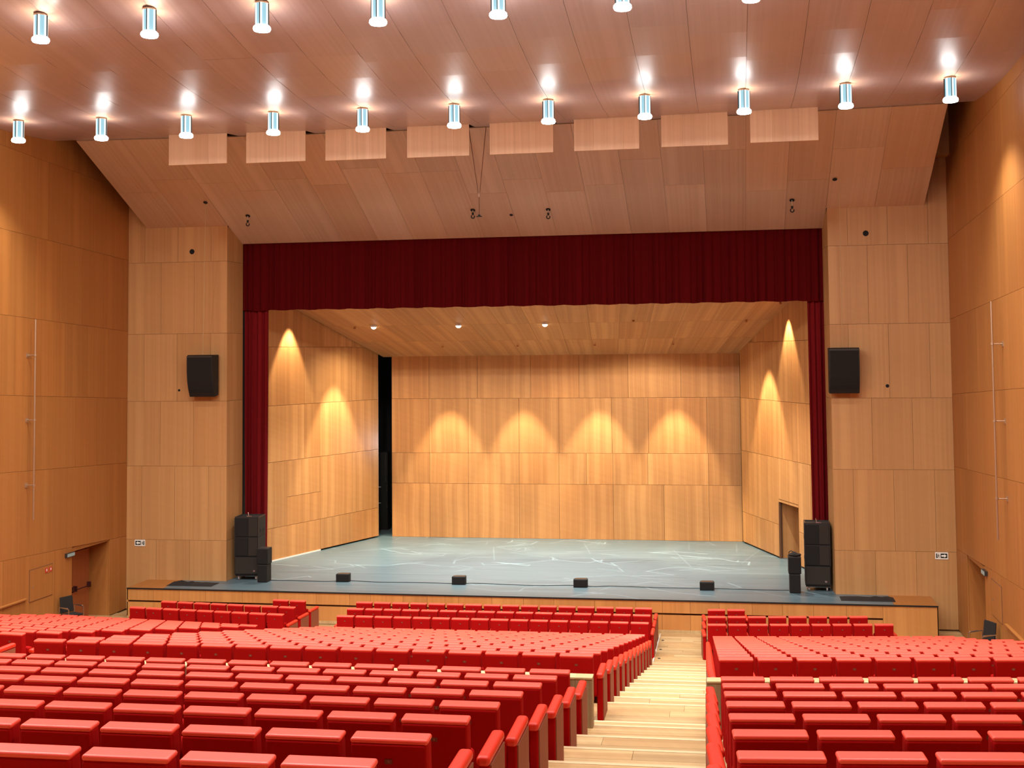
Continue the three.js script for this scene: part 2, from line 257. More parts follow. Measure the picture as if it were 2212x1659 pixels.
{
  const f = structure('floor_stage');
  const top = new THREE.PlaneGeometry(21.8, 16.2); top.rotateX(-Math.PI / 2); top.translate(0, 0, STAGE_EDGE - 8.1);
  const vinyl = box(21.8, 0.02, 16.2, 0, -0.01, STAGE_EDGE - 8.1);
  mesh('vinyl_floor', vinyl, M.stage, f);
  for (const s of [-1, 1]) mesh('side_top', box(1.19, 0.02, STAGE_EDGE - FRONT_Z, s * 11.485, -0.012, (STAGE_EDGE + FRONT_Z) / 2), M.wall[2], f);
  mesh('edge_strip', box(24.16, 0.035, 0.03, 0, -0.0175, STAGE_EDGE + 0.012), M.black, f);
  mesh('core', box(24.1, 0.9, STAGE_EDGE + 14 - 0.08, 0, -0.48, (STAGE_EDGE - 0.08 - 14) / 2), M.backing, f);
  const w = structure('wall_stage_front');
  const cuts = [-12.08, -11.2, -10.35, -9.5, -8.3, -7.16, -5.95, -4.9, -4.25, -3.25, -2.5, -1.55, -0.55, 0.4, 1.3, 2.5, 3.7, 4.45, 5.25, 6.07, 7.0, 7.84, 8.7, 9.6, 10.59, 12.08];
  for (let i = 0; i + 1 < cuts.length; i++) {
    const last = i + 2 === cuts.length, q = (y0, y1) => mesh('panel', board(V(cuts[i], y0, STAGE_EDGE), V(cuts[i + 1], y0, STAGE_EDGE), V(cuts[i + 1], y1, STAGE_EDGE), V(cuts[i], y1, STAGE_EDGE), 0.04, 0.006), pick(M.fascia), w);
    if (last) q(-0.86, -0.04); else { q(-0.38, -0.04); q(-0.86, -0.43); }
  }
  mesh('panel', board(V(12.08, -0.9, STAGE_EDGE), V(12.08, -0.9, FRONT_Z), V(12.08, -0.02, FRONT_Z), V(12.08, -0.02, STAGE_EDGE), 0.03), M.fascia[3], w);
  mesh('panel', board(V(-12.08, -0.9, FRONT_Z), V(-12.08, -0.9, STAGE_EDGE), V(-12.08, -0.02, STAGE_EDGE), V(-12.08, -0.02, FRONT_Z), 0.03), M.fascia[3], w);
  mesh('skirting', box(24.1, 0.09, 0.03, 0, -0.9, STAGE_EDGE + 0.005), M.oak[3], w);
}
// shell walls
const shellL = (t) => V(-7.284 - 0.3335 * t, 0, -8.467 + 0.943 * t), shellR = (t) => V(6.826 + 0.347 * t, 0, -8.425 + 0.938 * t);
{
  const w = structure('wall_stage_back');
  const rows = [0.0, 2.09, 3.28, 5.40, 7.2], J = [[-6.78, -5.24, -3.69, -1.68, -0.12, 1.97, 3.9, 5.59, 6.82], [-6.78, -5.24, -3.69, -1.68, -0.12, 0.95, 1.97, 3.3, 5.59, 6.82], [-6.78, -5.26, -3.68, -1.67, -0.1, 1.95, 3.35, 5.56, 6.82], [-6.78, -5.26, -3.3, -1.2, 0.7, 2.6, 4.6, 6.82]];
  for (let r = 0; r < 4; r++) for (let i = 0; i + 1 < J[r].length; i++) mesh('panel', board(V(J[r][i], rows[r], -8.62), V(J[r][i + 1], rows[r], -8.62), V(J[r][i + 1], rows[r + 1], -8.62), V(J[r][i], rows[r + 1], -8.62), 0.03, 0.01), pick(M.shell), w);
  mesh('backing', box(13.6, 7.3, 0.08, 0.02, 3.65, -8.70), M.backing, w);
  const L = structure('wall_stage_left'), R = structure('wall_stage_right'), rs = [0.05, 1.15, 3.43, 5.39, 7.45, 10.4];
  const LEN = 7.4;
  const upL = (t, y) => { const p = shellL(t); p.y = Math.min(y, shellCeilY(p.z) + 0.25); return p; }, upR = (t, y) => { const p = shellR(t); p.y = Math.min(y, shellCeilY(p.z) + 0.25); return p; };
  // left wall runs from the front (t = LEN) to the back, right wall from the back to the front
  const cutL = [[0, 1.65, 3.52, 5.33, LEN], [0, 1.65, 3.52, 5.33, LEN], [0, 1.65, 3.52, 4.4, LEN], [0, 1.65, 4.4, LEN], [0, 1.65, 3.3, 5.0, LEN]];
  for (let r = 0; r < 5; r++) for (let i = cutL[r].length - 1; i > 0; i--) {
    const a = cutL[r][i], b = cutL[r][i - 1]; if (upL(a, rs[r]).y >= upL(a, rs[r + 1]).y - 0.02) continue;
    if (r === 1 && i === 3) { mesh('panel', board(upL(a, 1.15), upL(b, 1.15), upL(b, 2.15), upL(a, 2.15), 0.03, 0.012), pick(M.shell), L); mesh('panel', board(upL(a, 2.15), upL(b, 2.15), upL(b, 3.43), upL(a, 3.43), 0.03, 0.012), pick(M.shell), L); continue; }
    mesh('panel', board(upL(a, rs[r]), upL(b, rs[r]), upL(b, rs[r + 1]), upL(a, rs[r + 1]), 0.03, 0.012), pick(M.shell), L);
  }
  const off = (f, t, d, y, n) => { const p = f(t); p.y = y; return p.add(n.clone().multiplyScalar(d)); };
  const nL = V(-0.943, 0, -0.3335), nR = V(0.938, 0, -0.347);
  const slabL = [off(shellL, LEN, 0.04, 0.05, nL), off(shellL, 0, 0.04, 0.05, nL)];
  mesh('backing', board(slabL[0], slabL[1], slabL[1].clone().setY(7.35), slabL[0].clone().setY(9.9), 0.08), M.backing, L);
  mesh('end_trim', board(shellL(0).setY(0.05), shellL(0).setY(0.05).add(nL.clone().multiplyScalar(0.13)), shellL(0).setY(7.4).add(nL.clone().multiplyScalar(0.13)), shellL(0).setY(7.4), 0.02), M.flap[2], L);
  mesh('threshold', board(off(shellL, LEN, -0.02, 0.004, nL), off(shellL, 3.52, -0.02, 0.004, nL), off(shellL, 3.52, -0.02, 0.05, nL), off(shellL, LEN, -0.02, 0.05, nL), 0.05), M.white, L);  // white strip painted for light leaking under the wall
  // right wall with a doorway
  const D0 = 3.52, D1 = 5.2, DH = 1.93;
  const cutR = [[0, 1.2, 2.35, D0, D1, 6.2, LEN], [0, 1.2, 2.35, D0, D1, 6.2, LEN], [0, 1.3, 2.6, 3.9, 5.2, LEN], [0, 0.9, 2.3, 3.6, 4.9, 6.2, LEN], [0, 1.3, 2.7, 4.2, 5.6, LEN]];
  for (let r = 0; r < 5; r++) for (let i = 0; i + 1 < cutR[r].length; i++) {
    const a = cutR[r][i], b = cutR[r][i + 1]; let y0 = rs[r]; const y1 = rs[r + 1];
    if (a === D0 && b === D1) { if (r === 0) continue; if (r === 1) y0 = DH; }
    if (upR(b, y0).y >= upR(b, y1).y - 0.02) continue;
    mesh('panel', board(upR(a, y0), upR(b, y0), upR(b, y1), upR(a, y1), 0.03, 0.012), pick(M.shell), R);
  }
  const bk = (a, b, y0, ya, yb) => mesh('backing', board(off(shellR, a, 0.04, y0, nR), off(shellR, b, 0.04, y0, nR), off(shellR, b, 0.04, yb, nR), off(shellR, a, 0.04, ya, nR), 0.08), M.backing, R);
  bk(0, D0, 0.02, 7.35, 8.5); bk(D1, LEN, 0.02, 9.1, 9.9); bk(D0, D1, DH, 8.5, 9.1);
  // little lobby behind the doorway
  const l0 = shellR(D0 - 0.02), l1 = shellR(D1 + 0.02), e = nR.clone().multiplyScalar(0.9);
  mesh('lobby_wall', board(l0.clone().add(e).setY(0), l1.clone().add(e).setY(0), l1.clone().add(e).setY(2.2), l0.clone().add(e).setY(2.2), 0.05), M.shell[1], R);
  mesh('lobby_wall', board(l1.clone().add(e).setY(0), l1.clone().setY(0).add(nR.clone().multiplyScalar(0.05)), l1.clone().setY(2.2).add(nR.clone().multiplyScalar(0.05)), l1.clone().add(e).setY(2.2), 0.05), M.shell[3], R);
  mesh('lobby_wall', board(l0.clone().setY(0).add(nR.clone().multiplyScalar(0.05)), l0.clone().add(e).setY(0), l0.clone().add(e).setY(2.2), l0.clone().setY(2.2).add(nR.clone().multiplyScalar(0.05)), 0.05), M.shell[3], R);
  mesh('lobby_ceiling', board(l0.clone().setY(2.0), l0.clone().add(e).setY(2.0), l1.clone().add(e).setY(2.0), l1.clone().setY(2.0), 0.04), M.shell[3], R);
  mesh('door_edge', board(shellR(D0 - 0.03).setY(0), shellR(D0 + 0.03).setY(0), shellR(D0 + 0.03).setY(DH), shellR(D0 - 0.03).setY(DH), 0.06), M.backing, R);
  // shell ceiling in three stepped bands
  const C = structure('ceiling_stage'), Z = [-8.66, -7.04, -5.45, -1.1];
  const wid = (z) => 6.95 + 0.362 * (z + 8.5);
  for (let b = 0; b < 3; b++) {
    const z0 = Z[b], z1 = Z[b + 1], st = 0, n = 15;
    for (let i = 0; i < n; i++) { const f0 = i / n * 2 - 1, f1 = (i + 1) / n * 2 - 1, a0 = wid(z0) + 0.12, a1 = wid(z1) + 0.12;
      mesh('ceiling_board', board(V(f0 * a0 - 0.12, shellCeilY(z0) + st, z0), V(f1 * a0 - 0.12, shellCeilY(z0) + st, z0), V(f1 * a1 - 0.12, shellCeilY(z1) + st, z1), V(f0 * a1 - 0.12, shellCeilY(z1) + st, z1), 0.03, 0.006), pick(M.shell), C); }
  }
  mesh('backing', board(V(-7.4, shellCeilY(-8.66) + 0.14, -8.66), V(7.2, shellCeilY(-8.66) + 0.14, -8.66), V(10.2, shellCeilY(-1.1) + 0.14, -1.1), V(-10.4, shellCeilY(-1.1) + 0.14, -1.1), 0.06), M.backing, C);
  // stage house around the shell
  const S = structure('wall_stage_house');
  mesh('back_wall', box(27, 19, 0.3, 0, 8.5, -14.1), M.stageBlack, S);
  mesh('side_wall', box(0.3, 19, 14.8, -13.2, 8.5, -6.7), M.voidBlack, S); mesh('side_wall', box(0.3, 19, 14.8, 13.2, 8.5, -6.7), M.voidBlack, S);
  mesh('fire_wall', box(27, 7, 0.2, 0, 14.4, -0.9), M.voidBlack, S);
  mesh('side_floor', join([box(2.4, 0.02, 14.5, -12.1, -0.02, -6.9), box(2.4, 0.02, 14.5, 12.1, -0.02, -6.9)]), M.voidBlack, S);
}
// shell downlights: seen ones on the first seam, deep set ones that wash the walls
const spotGlow = emit(1.0, 0.92, 0.75, 9), canGeo = new THREE.LatheGeometry([[0.085, 0], [0.105, 0], [0.11, 0.01], [0.11, 0.14], [0.085, 0.14], [0.085, 0]].map(([r, y]) => new THREE.Vector2(r, y)), 20);
function stageSpot(x, y, z, half, intensity, seen, label) {
  const t = thing('stage_downlight', label, 'spotlight', x, y - 0.05, z, 0, seen ? 'lit downlights in the stage ceiling' : 'recessed downlights along the stage walls');
  if (!seen) t.scale.setScalar(0.4);
  mesh('housing', canGeo, seen ? M.white : M.shell[2], t);
  mesh('lens', seen ? place(new THREE.SphereGeometry(0.098, 20, 8, 0, Math.PI * 2, Math.PI / 2, Math.PI / 2).scale(1, 0.85, 1), 0, 0.005, 0) : cyl(0.084, 0.084, 0.02, 20, 0, 0.12, 0), seen ? spotGlow : M.shell[1], t);
  const s = new THREE.SpotLight(0xffffff, intensity, 0, half, seen ? 0.9 : 0.22, 2); s.color.setRGB(...LIGHT.shellColor); s.position.set(x, y - (seen ? 0.15 : 0.07), z); s.target.position.set(x, y - 5, z); s.castShadow = true; s.shadow.radius = 3; scene.add(s, s.target);
}
[[-6.5, 'near the left shell wall'], [-3.29, 'between the other two'], [-0.09, 'above the middle of the stage']].forEach(([x, w]) => stageSpot(x, shellCeilY(-5.44), -5.44, 1.25, LIGHT.shellFloor, true, `small lit downlight in the wooden stage ceiling, ${w}`));
stageSpot(3.12, shellCeilY(-5.3), -5.3, 1.25, LIGHT.shellFloor, false, 'deep set downlight in the wooden stage ceiling over the stage right of centre');
[-4.4, -1.47, 1.47, 4.4].forEach((x, i) => stageSpot(x, shellCeilY(-7.45) - 0.05, -7.45, 0.46, LIGHT.shell, false, `recessed downlight washing the back stage wall, ${ORD[i + 1]} from the gap`));
{
  const inL = V(0.943, 0, 0.3335), inR = V(-0.938, 0, 0.347);
  [[2.75, 'deeper'], [5.25, 'front']].forEach(([t, w]) => { const p = shellL(t).addScaledVector(inL, w === 'front' ? 0.4 : 1.0); stageSpot(p.x, shellCeilY(p.z) - 0.03, p.z, 0.46, LIGHT.shell * (w === 'front' ? 0.6 : 1.15), false, `recessed downlight washing the left stage wall, the ${w} one`); });
  [[2.9, 'deeper'], [4.7, 'front']].forEach(([t, w]) => { const p = shellR(t).addScaledVector(inR, w === 'front' ? 0.28 : 0.82); stageSpot(p.x, shellCeilY(p.z) - 0.03, p.z, 0.46, LIGHT.shell * (w === 'front' ? 0.5 : 1.15), false, `recessed downlight washing the right stage wall, the ${w} one`); });
  for (const x of [-6, -2, 2, 6]) { const f = thing('stage_downlight', `lit downlight hidden behind the valance, ${ORD[(x + 6) / 4 + 1]} from the left stage wall`, 'spotlight', x, shellCeilY(-1.9) - 0.16, -1.9, 0, 'downlights hidden behind the valance'); mesh('housing', canGeo, M.white, f); mesh('lens', cyl(0.084, 0.084, 0.02, 20, 0, 0.02, 0), spotGlow, f); const s = new THREE.SpotLight(0xffffff, LIGHT.shellFront * (Math.abs(x) < 3 ? 1.7 : 0.9), 0, 0.68, 0.9, 2); s.color.setRGB(1, 0.95, 0.86); s.position.set(x, 9.1, -1.9); s.target.position.set(x, 0, -2.6); s.castShadow = true; scene.add(s, s.target); }
  // cool working light behind the shell
  const t = thing('work_light', 'cool white work lamp glowing behind the back stage wall', 'lamp', -6.0, 3.5, -10.4, 0);
  mesh('head', box(0.3, 0.22, 0.1), M.black, t); mesh('glowing_face', box(0.26, 0.18, 0.01, -0.05, 0, 0.056), emit(0.75, 0.88, 1, 4), t); mesh('stand', rod(V(0, -3.4, -0.02), V(0, -0.1, -0.02), 0.02), M.black, t);
  const s = new THREE.SpotLight(0xffffff, LIGHT.work, 0, 0.9, 0.8, 2); s.color.setRGB(0.75, 0.88, 1.0); s.position.set(-6.05, 3.5, -10.25); s.target.position.set(-7.5, 3.9, -7.9); s.castShadow = true; scene.add(s, s.target);
}
// curtains
function pleated(x0, x1, yTop, yBot, z, pitch, depth, rows, sway, s) {
  let k = s; const R = () => ((k = (k * 1664525 + 1013904223) >>> 0) / 4294967296);
  const n = Math.ceil((x1 - x0) / pitch * 8), ph = noise1(97, s), am = noise1(61, s + 9); const pos = [], uv = [], idx = [], P = (i, j, b) => {
    const f = i / n, x = x0 + (x1 - x0) * f, a = (x - x0) / pitch + 0.9 * ph(f * n / 14), v = j / rows;
    const d = depth * (0.45 + 0.8 * am(f * n / 9)) * Math.sin(2 * Math.PI * a) + depth * 0.35 * Math.sin(2 * Math.PI * a * 2.3 + 1);
    return [x + sway * v * v * (0.5 - f), yTop + (yBot - yTop) * v + (j === rows ? 0.012 * Math.sin(a * 1.7) : 0), z + d * (0.55 + 0.45 * v) - (b ? 0.03 : 0)]; };
  for (const b of [0, 1]) for (let j = 0; j <= rows; j++) for (let i = 0; i <= n; i++) { pos.push(...P(i, j, b)); uv.push(i / n, j / rows); }
  const w = n + 1, S = w * (rows + 1);
  for (let j = 0; j < rows; j++) for (let i = 0; i < n; i++) { const a = j * w + i; idx.push(a, a + w, a + 1, a + 1, a + w, a + w + 1); idx.push(S + a, S + a + 1, S + a + w, S + a + 1, S + a + w + 1, S + a + w); }
  for (let i = 0; i < n; i++) { const a = rows * w + i; idx.push(a, S + a, a + 1, a + 1, S + a, S + a + 1); }
  for (const i of [0, n]) for (let j = 0; j < rows; j++) { const a = j * w + i; idx.push(a, a + w, S + a, S + a, a + w, S + a + w); }
  const g = new THREE.BufferGeometry(); g.setAttribute('position', new THREE.Float32BufferAttribute(pos, 3)); g.setAttribute('uv', new THREE.Float32BufferAttribute(uv, 2)); g.setIndex(idx); g.computeVertexNormals(); return g;
}
M.curtain.side = M.velvet.side = THREE.DoubleSide;
tag(mesh('stage_valance', pleated(-9.36, 9.36, 11.0, 8.625, -0.37, 0.24, 0.055, 6, 0, 5), M.curtain, scene), 'dark red pleated valance across the top of the stage opening', 'curtain');
tag(mesh('stage_curtain', pleated(-9.37, -8.57, 8.9, 0.02, -0.52, 0.19, 0.085, 10, 0.12, 17), M.velvet, scene), 'red velvet side curtain behind the left speaker stack', 'curtain');
tag(mesh('stage_curtain', pleated(8.87, 9.37, 8.9, 0.02, -0.52, 0.19, 0.08, 10, 0.05, 23), M.velvet, scene), 'dark red velvet side curtain behind the right speaker stack', 'curtain');
//PART2
// ---------------------------------------------------------------- raked floor
const T = (x, y, z) => V(x + 0.021 * (z - 3.4), y, z - 0.011 * x);           // the seating stands a degree off the stage axis
const bend = (x) => { const u = Math.max(0, Math.abs(x) - 5.9); return -(0.09 * u + 0.003 * u * u); };
const SEAT_H = 0.97, ROWS = [];
[[3.36, 'front'], [4.22, 'front'], [5.12, 'front']].forEach(([z], i) => ROWS.push({ z, floor: PIT, top: PIT + SEAT_H, zone: 'front', i }));
for (let k = 11; k >= 0; k--) ROWS.push({ z: 19.53 - 1.142 * k, floor: 2.843 - 0.245 * k - SEAT_H, zone: 'middle', i: k });
for (let m = 0; m <= 7; m++) ROWS.push({ z: 22.28 + 1.147 * m, floor: 3.346 + 0.241 * m - SEAT_H, zone: 'rear', i: m });
const floorGroup = structure('floor');
function tread(z0, z1, y, yb) { // a full width step, bent at the side blocks
  const pos = [], uv = [], idx = [], sh = 0.021 * ((z0 + z1) / 2 - 3.4), xs = [-13.0 - sh, -11, -9, -7.4, -5.9, 0, 5.9, 7.4, 9, 11, 13.0 - sh];
  for (const x of xs) for (const [z, yy] of [[z1, y], [z0, y], [z0, yb], [z1, yb]]) { const p = T(x, yy, z + bend(x)); pos.push(p.x, p.y, p.z); uv.push(z, x); }
  for (let i = 0; i + 1 < xs.length; i++) for (let k = 0; k < 4; k++) { const a = i * 4 + k, b = i * 4 + (k + 1) % 4; idx.push(a, b + 4, b, a, a + 4, b + 4); }
  idx.push(0, 1, 2, 0, 2, 3); const e = (xs.length - 1) * 4; idx.push(e, e + 2, e + 1, e, e + 3, e + 2);
  const g = new THREE.BufferGeometry(); g.setAttribute('position', new THREE.Float32BufferAttribute(pos, 3)); g.setAttribute('uv', new THREE.Float32BufferAttribute(uv, 2)); g.setIndex(idx);
  const f = g.toNonIndexed(); f.computeVertexNormals(); return f;
}
const AISLE0 = 4.24, AISLE1 = 6.16;
function planks(z0, z1, y, nose) { // boards across the stair aisle
  const n = Math.max(1, Math.round((z1 - z0 - (nose ? 0.05 : 0)) / 0.27)), a = z0 + (nose ? 0.05 : 0), d = (z1 - a) / n;
  if (nose) mesh('nosing', board(T(AISLE0, y + 0.003, a), T(AISLE1, y + 0.003, a), T(AISLE1, y + 0.003, z0 - 0.012), T(AISLE0, y + 0.003, z0 - 0.012), 0.03, 0, true), M.oakEdge, floorGroup);
  for (let i = 0; i < n; i++) {
    const cuts = rnd() < 0.55 ? [AISLE0, AISLE0 + 0.35 + 1.2 * rnd(), AISLE1] : [AISLE0, AISLE1];
    for (let k = 0; k + 1 < cuts.length; k++) mesh('plank', board(T(cuts[k], y, a + (i + 1) * d), T(cuts[k + 1], y, a + (i + 1) * d), T(cuts[k + 1], y, a + i * d), T(cuts[k], y, a + i * d), 0.02, 0.004, true), pick(M.oak), floorGroup);
  }
}
const STEPS = [[1.9, 5.85, PIT]];
{
  const mid = ROWS.filter((r) => r.zone === 'middle'), rear = ROWS.filter((r) => r.zone === 'rear');
  mid.forEach((r, i) => STEPS.push([i ? mid[i - 1].z + 0.08 : 5.85, i < 11 ? r.z + 0.08 : 20.19, r.floor]));
  STEPS.push([20.19, 21.13, 2.13]);
  rear.forEach((r, i) => STEPS.push([i ? rear[i - 1].z + 0.02 : 21.13, r.z + 0.02, r.floor]));
  for (let k = 0; k < 9; k++) { const z = rear[7].z + 0.02 + 1.147 * k; STEPS.push([z, z + 1.147, rear[7].floor + 0.241 * (k + 1)]); }
}
STEPS.forEach(([z0, z1, y], i) => {
  mesh('step', tread(z0, z1 + 0.1, y - 0.02, y - 0.55), M.oak[2], floorGroup);
  if (z0 < 30) planks(z0, z1, y, i > 0);
});
mesh('slab', box(26.4, 0.3, 46, 0, -1.75, 20), M.backing, floorGroup);
mesh('slab', box(26.4, 0.3, 1.6, 0, PIT - 0.2, 1.3), M.oak[2], floorGroup);
for (const s of [-1, 1]) mesh('landing', box(1.0, 0.6, 1.9, s * 12.5, (s < 0 ? -0.74 : -0.46) - 0.3, s < 0 ? 4.7 : 6.2), M.oak[1], floorGroup);
{ // pale trim and sockets beside the front rows
  const t = structure('trim_1'); const a = T(4.36, PIT + 0.012, 5.3), b = T(4.42, PIT + 0.012, 2.3); mesh('edge_strip', rod(a, b, 0.018, 4), M.white, t);
  [[4.52, 5.62], [4.50, 4.95], [4.50, 4.0], [4.52, 3.0], [5.72, 3.2], [5.62, 5.55]].forEach(([x, z], i) => {
    const p = T(x, PIT + 0.004, z), o = thing('floor_socket', `small dark socket in the aisle floor beside the front seats, ${ORD[i + 1]} of six`, 'socket', p.x, p.y, p.z, 0, 'sockets in the aisle floor'); mesh('cover', cyl(0.032, 0.032, 0.012, 10), M.black, o); mesh('rim', new THREE.TorusGeometry(0.033, 0.006, 6, 12).rotateX(Math.PI / 2), M.blackEdge, o);
  });
}
// wooden partition in front of the rear section
{
  const y0 = 2.36, y1 = 3.0, seg = (name, xs, label) => {
    const g = thing(name, label, 'partition', 0, 0, 0), z = (x) => 21.12 + bend(x);
    for (let i = 0; i + 1 < xs.length; i++) {
      const A = xs[i], B = xs[i + 1], f = (x, y, d) => T(x, y, z(x) + d);
      mesh('panel', board(f(A, y0, 0.17), f(B, y0, 0.17), f(B, y1 - 0.02, 0.17), f(A, y1 - 0.02, 0.17), 0.16, 0.003), M.shadedWood, g);
      mesh('lit_rail', board(f(A, y1, 0.18), f(B, y1, 0.18), f(B, y1, -0.01), f(A, y1, -0.01), 0.02, 0.001, true), M.litWood, g);  // paler top paints the light falling on the partition
    }
  };
  seg('partition_wall', [-4.41, -2.95, -1.47, 0, 1.47, 2.95, 4.20, 4.42], 'low pale wooden partition with a square end block in front of the rear centre seats');
  seg('partition_wall', [5.84, 7.2, 8.6, 10.0, 11.4, 12.4], 'low pale wooden partition in front of the rear seats of the right-hand block');
}

// ---------------------------------------------------------------- seats
const PITCH = 0.535;
const G = {
  back: (() => { const g = new RoundedBoxGeometry(0.472, 0.66, 0.118, 3, 0.03); const p = g.attributes.position; for (let i = 0; i < p.count; i++) { const x = p.getX(i), y = p.getY(i); if (y > 0.2) p.setY(i, y - 0.010 * (1 - (x / 0.236) ** 2) + 0.004); } g.computeVertexNormals(); return place(g, 0, 0.938 - 0.33, -0.086, 0.08); })(),
  trim: (() => { const g = new RoundedBoxGeometry(0.476, 0.034, 0.123, 3, 0.0165); const p = g.attributes.position; for (let i = 0; i < p.count; i++) { const x = p.getX(i); p.setY(i, p.getY(i) - 0.008 * (1 - (x / 0.238) ** 2)); } g.computeVertexNormals(); return place(g, 0, 0.934, -0.0595, 0.08); })(),  // coral cap paints overhead light on top of the seat back
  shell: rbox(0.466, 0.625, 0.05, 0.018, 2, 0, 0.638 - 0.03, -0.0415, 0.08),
  cushion: rbox(0.45, 0.40, 0.14, 0.035, 2, 0, 0.48, -0.225, -0.10),
  pad: rbox(0.056, 0.05, 0.36, 0.018, 1, -PITCH / 2, 0.625, -0.29),
  support: box(0.036, 0.60, 0.26, -PITCH / 2, 0.30, -0.27),
  pedestal: box(0.40, 0.30, 0.05, 0, 0.15, -0.19),
  plate: box(0.046, 0.028, 0.004, 0, 0.815, 0.0015, 0.08),
  endBody: rbox(0.085, 0.60, 0.54, 0.018, 1, 0, 0.30, -0.43), endPad: rbox(0.10, 0.075, 0.585, 0.032, 3, 0, 0.632, -0.425, 0.015), endFace: box(0.012, 0.585, 0.50, 0, 0.30, -0.435),
};
const endAt = (s) => ({ body: G.endBody.clone().translate(s * (PITCH / 2 + 0.045), 0, 0), pad: G.endPad.clone().translate(s * (PITCH / 2 + 0.045), 0, 0), face: G.endFace.clone().translate(s * (PITCH / 2 + 0.092), 0, 0) });
const END = { '-1': endAt(-1), 1: endAt(1) };
const plateMats = Array.from({ length: 16 }, (_, i) => {
  const c = document.createElement('canvas'); c.width = 64; c.height = 40; const g = c.getContext('2d'); g.fillStyle = '#752a20'; g.fillRect(0, 0, 64, 40); g.fillStyle = '#b98672'; g.font = 'bold 30px sans-serif'; g.textAlign = 'center'; g.textBaseline = 'middle'; g.fillText(String(2 * i + 1), 32, 21);
  const t = new THREE.CanvasTexture(c); t.colorSpace = THREE.SRGBColorSpace; return new THREE.MeshStandardMaterial({ map: t, roughness: 0.5 });
});
function makeSeat(first, last) {
  const o = new THREE.Group(); o.name = 'theatre_seat';
  const b = mesh('backrest', G.back, M.seatShaded, o); mesh('rear_panel', G.shell, M.seatShaded, b); mesh('number_plate', G.plate, M.plateBlank, b); mesh('lit_top', G.trim, M.seat, b);
  mesh('cushion', G.cushion, M.seatShaded, o); mesh('pedestal', G.pedestal, M.seatBase, o);
  if (!first) { const s = mesh('arm_support', G.support, M.seatShaded, o); mesh('armrest', G.pad, M.seatArm, s); }
  for (const s of [first ? -1 : 0, last ? 1 : 0]) if (s) { const e = mesh('end_panel', END[s].body, M.seatShaded, o); mesh('armrest', END[s].pad, M.seatArm, e); mesh('wooden_face', END[s].face, M.armWood, e); }
  return o;
}
const seats = [];
for (const r of ROWS) {
  const f = r.zone === 'front', right0 = f ? 5.77 : 5.90 + 0.15 * (r.z - 7) / 22;
  for (let j = 0; j < 16; j++) seats.push({ r, block: 'centre', j: 16 - j, x: -4.28 + PITCH * (j + 0.5), first: j === 0, last: j === 15 });
  const nSide = f ? [2, 8, 9][r.i] : r.zone === 'middle' && r.i > 8 ? 11 : r.z > 12 ? 11 : 12;
  const nLeft = f ? [2, 8, 9][r.i] : 12;
  for (let j = 0; j < nSide; j++) seats.push({ r, block: 'right-hand', j: j + 1, wide: r.zone === 'rear' ? 1.04 : 1, x: right0 + (r.zone === 'rear' ? 0.556 * (j + 0.46) : PITCH * (j + 0.47)), first: j === 0, last: j === nSide - 1 });
  for (let j = 0; j < nLeft; j++) seats.push({ r, block: 'left-hand', j: j + 1, x: -(right0 - (f ? 0 : 0.1)) - PITCH * (j + 0.47), first: j === nLeft - 1, last: j === 0 });
}
const view = [];
for (const s of seats) {
  const slope = s.x > 5.3 || s.x < -5.3 ? 0.09 + 0.006 * Math.max(0, Math.abs(s.x) - 5.9) : 0;
  s.turn = 0.011 + (s.x > 0 ? 1 : -1) * Math.atan(slope);
  s.p = T(s.x, s.r.floor, s.r.z + bend(s.x) + (s.wide > 1 ? 0.1 : 0));
  if (s.p.x > 12.5 || s.p.x < -12.5) continue;
  const top = s.p.clone().add(V(0, SEAT_H, 0)), q = top.clone().project(camera), px = (q.x + 1) / 2 * W, py = (1 - q.y) / 2 * H, D = top.distanceTo(camera.position);
  if (q.z > 1 || px < -90 * 10 / D - 40 || px > W + 90 * 10 / D + 40 || py > H + 30) continue;
  const open = s.r.zone !== 'middle' || s.r.i === 0;
  s.score = (open ? 1 : 0.33) / (D * D) * (px < -10 || px > W + 10 ? 0.2 : 1); view.push(s);
}
view.sort((a, b) => b.score - a.score);
const protos = new Map();
const rowWords = (r) => (r.zone === 'front' ? (r.i === 0 ? 'front row by the stage' : `${ORD[r.i + 1]} row from the stage`) : r.zone === 'rear' ? `${ORD[r.i + 1]} row behind the partition` : `${ORD[r.i + 1]} row below the partition`);
const SINGLE = 300;
view.slice(0, SINGLE).forEach((s) => {
  const key = `${s.first}${s.last}`; let o = protos.get(key);
  if (!o) { o = makeSeat(s.first, s.last); protos.set(key, o); } else o = o.clone();
  o.name = numbered('theatre_seat'); o.position.copy(s.p); o.rotation.y = s.turn; o.scale.x = s.wide || 1; scene.add(o);
  const back = o.children[0], plate = back.children[1]; plate.material = plateMats[(s.j - 1) % 16];
  tag(o, `red theatre seat, ${ORD[s.j]} from the ${s.block === 'left-hand' ? 'far' : 'stair'} aisle, ${s.block} block, ${rowWords(s.r)}`, 'seat', 'red theatre seats in rows');
});
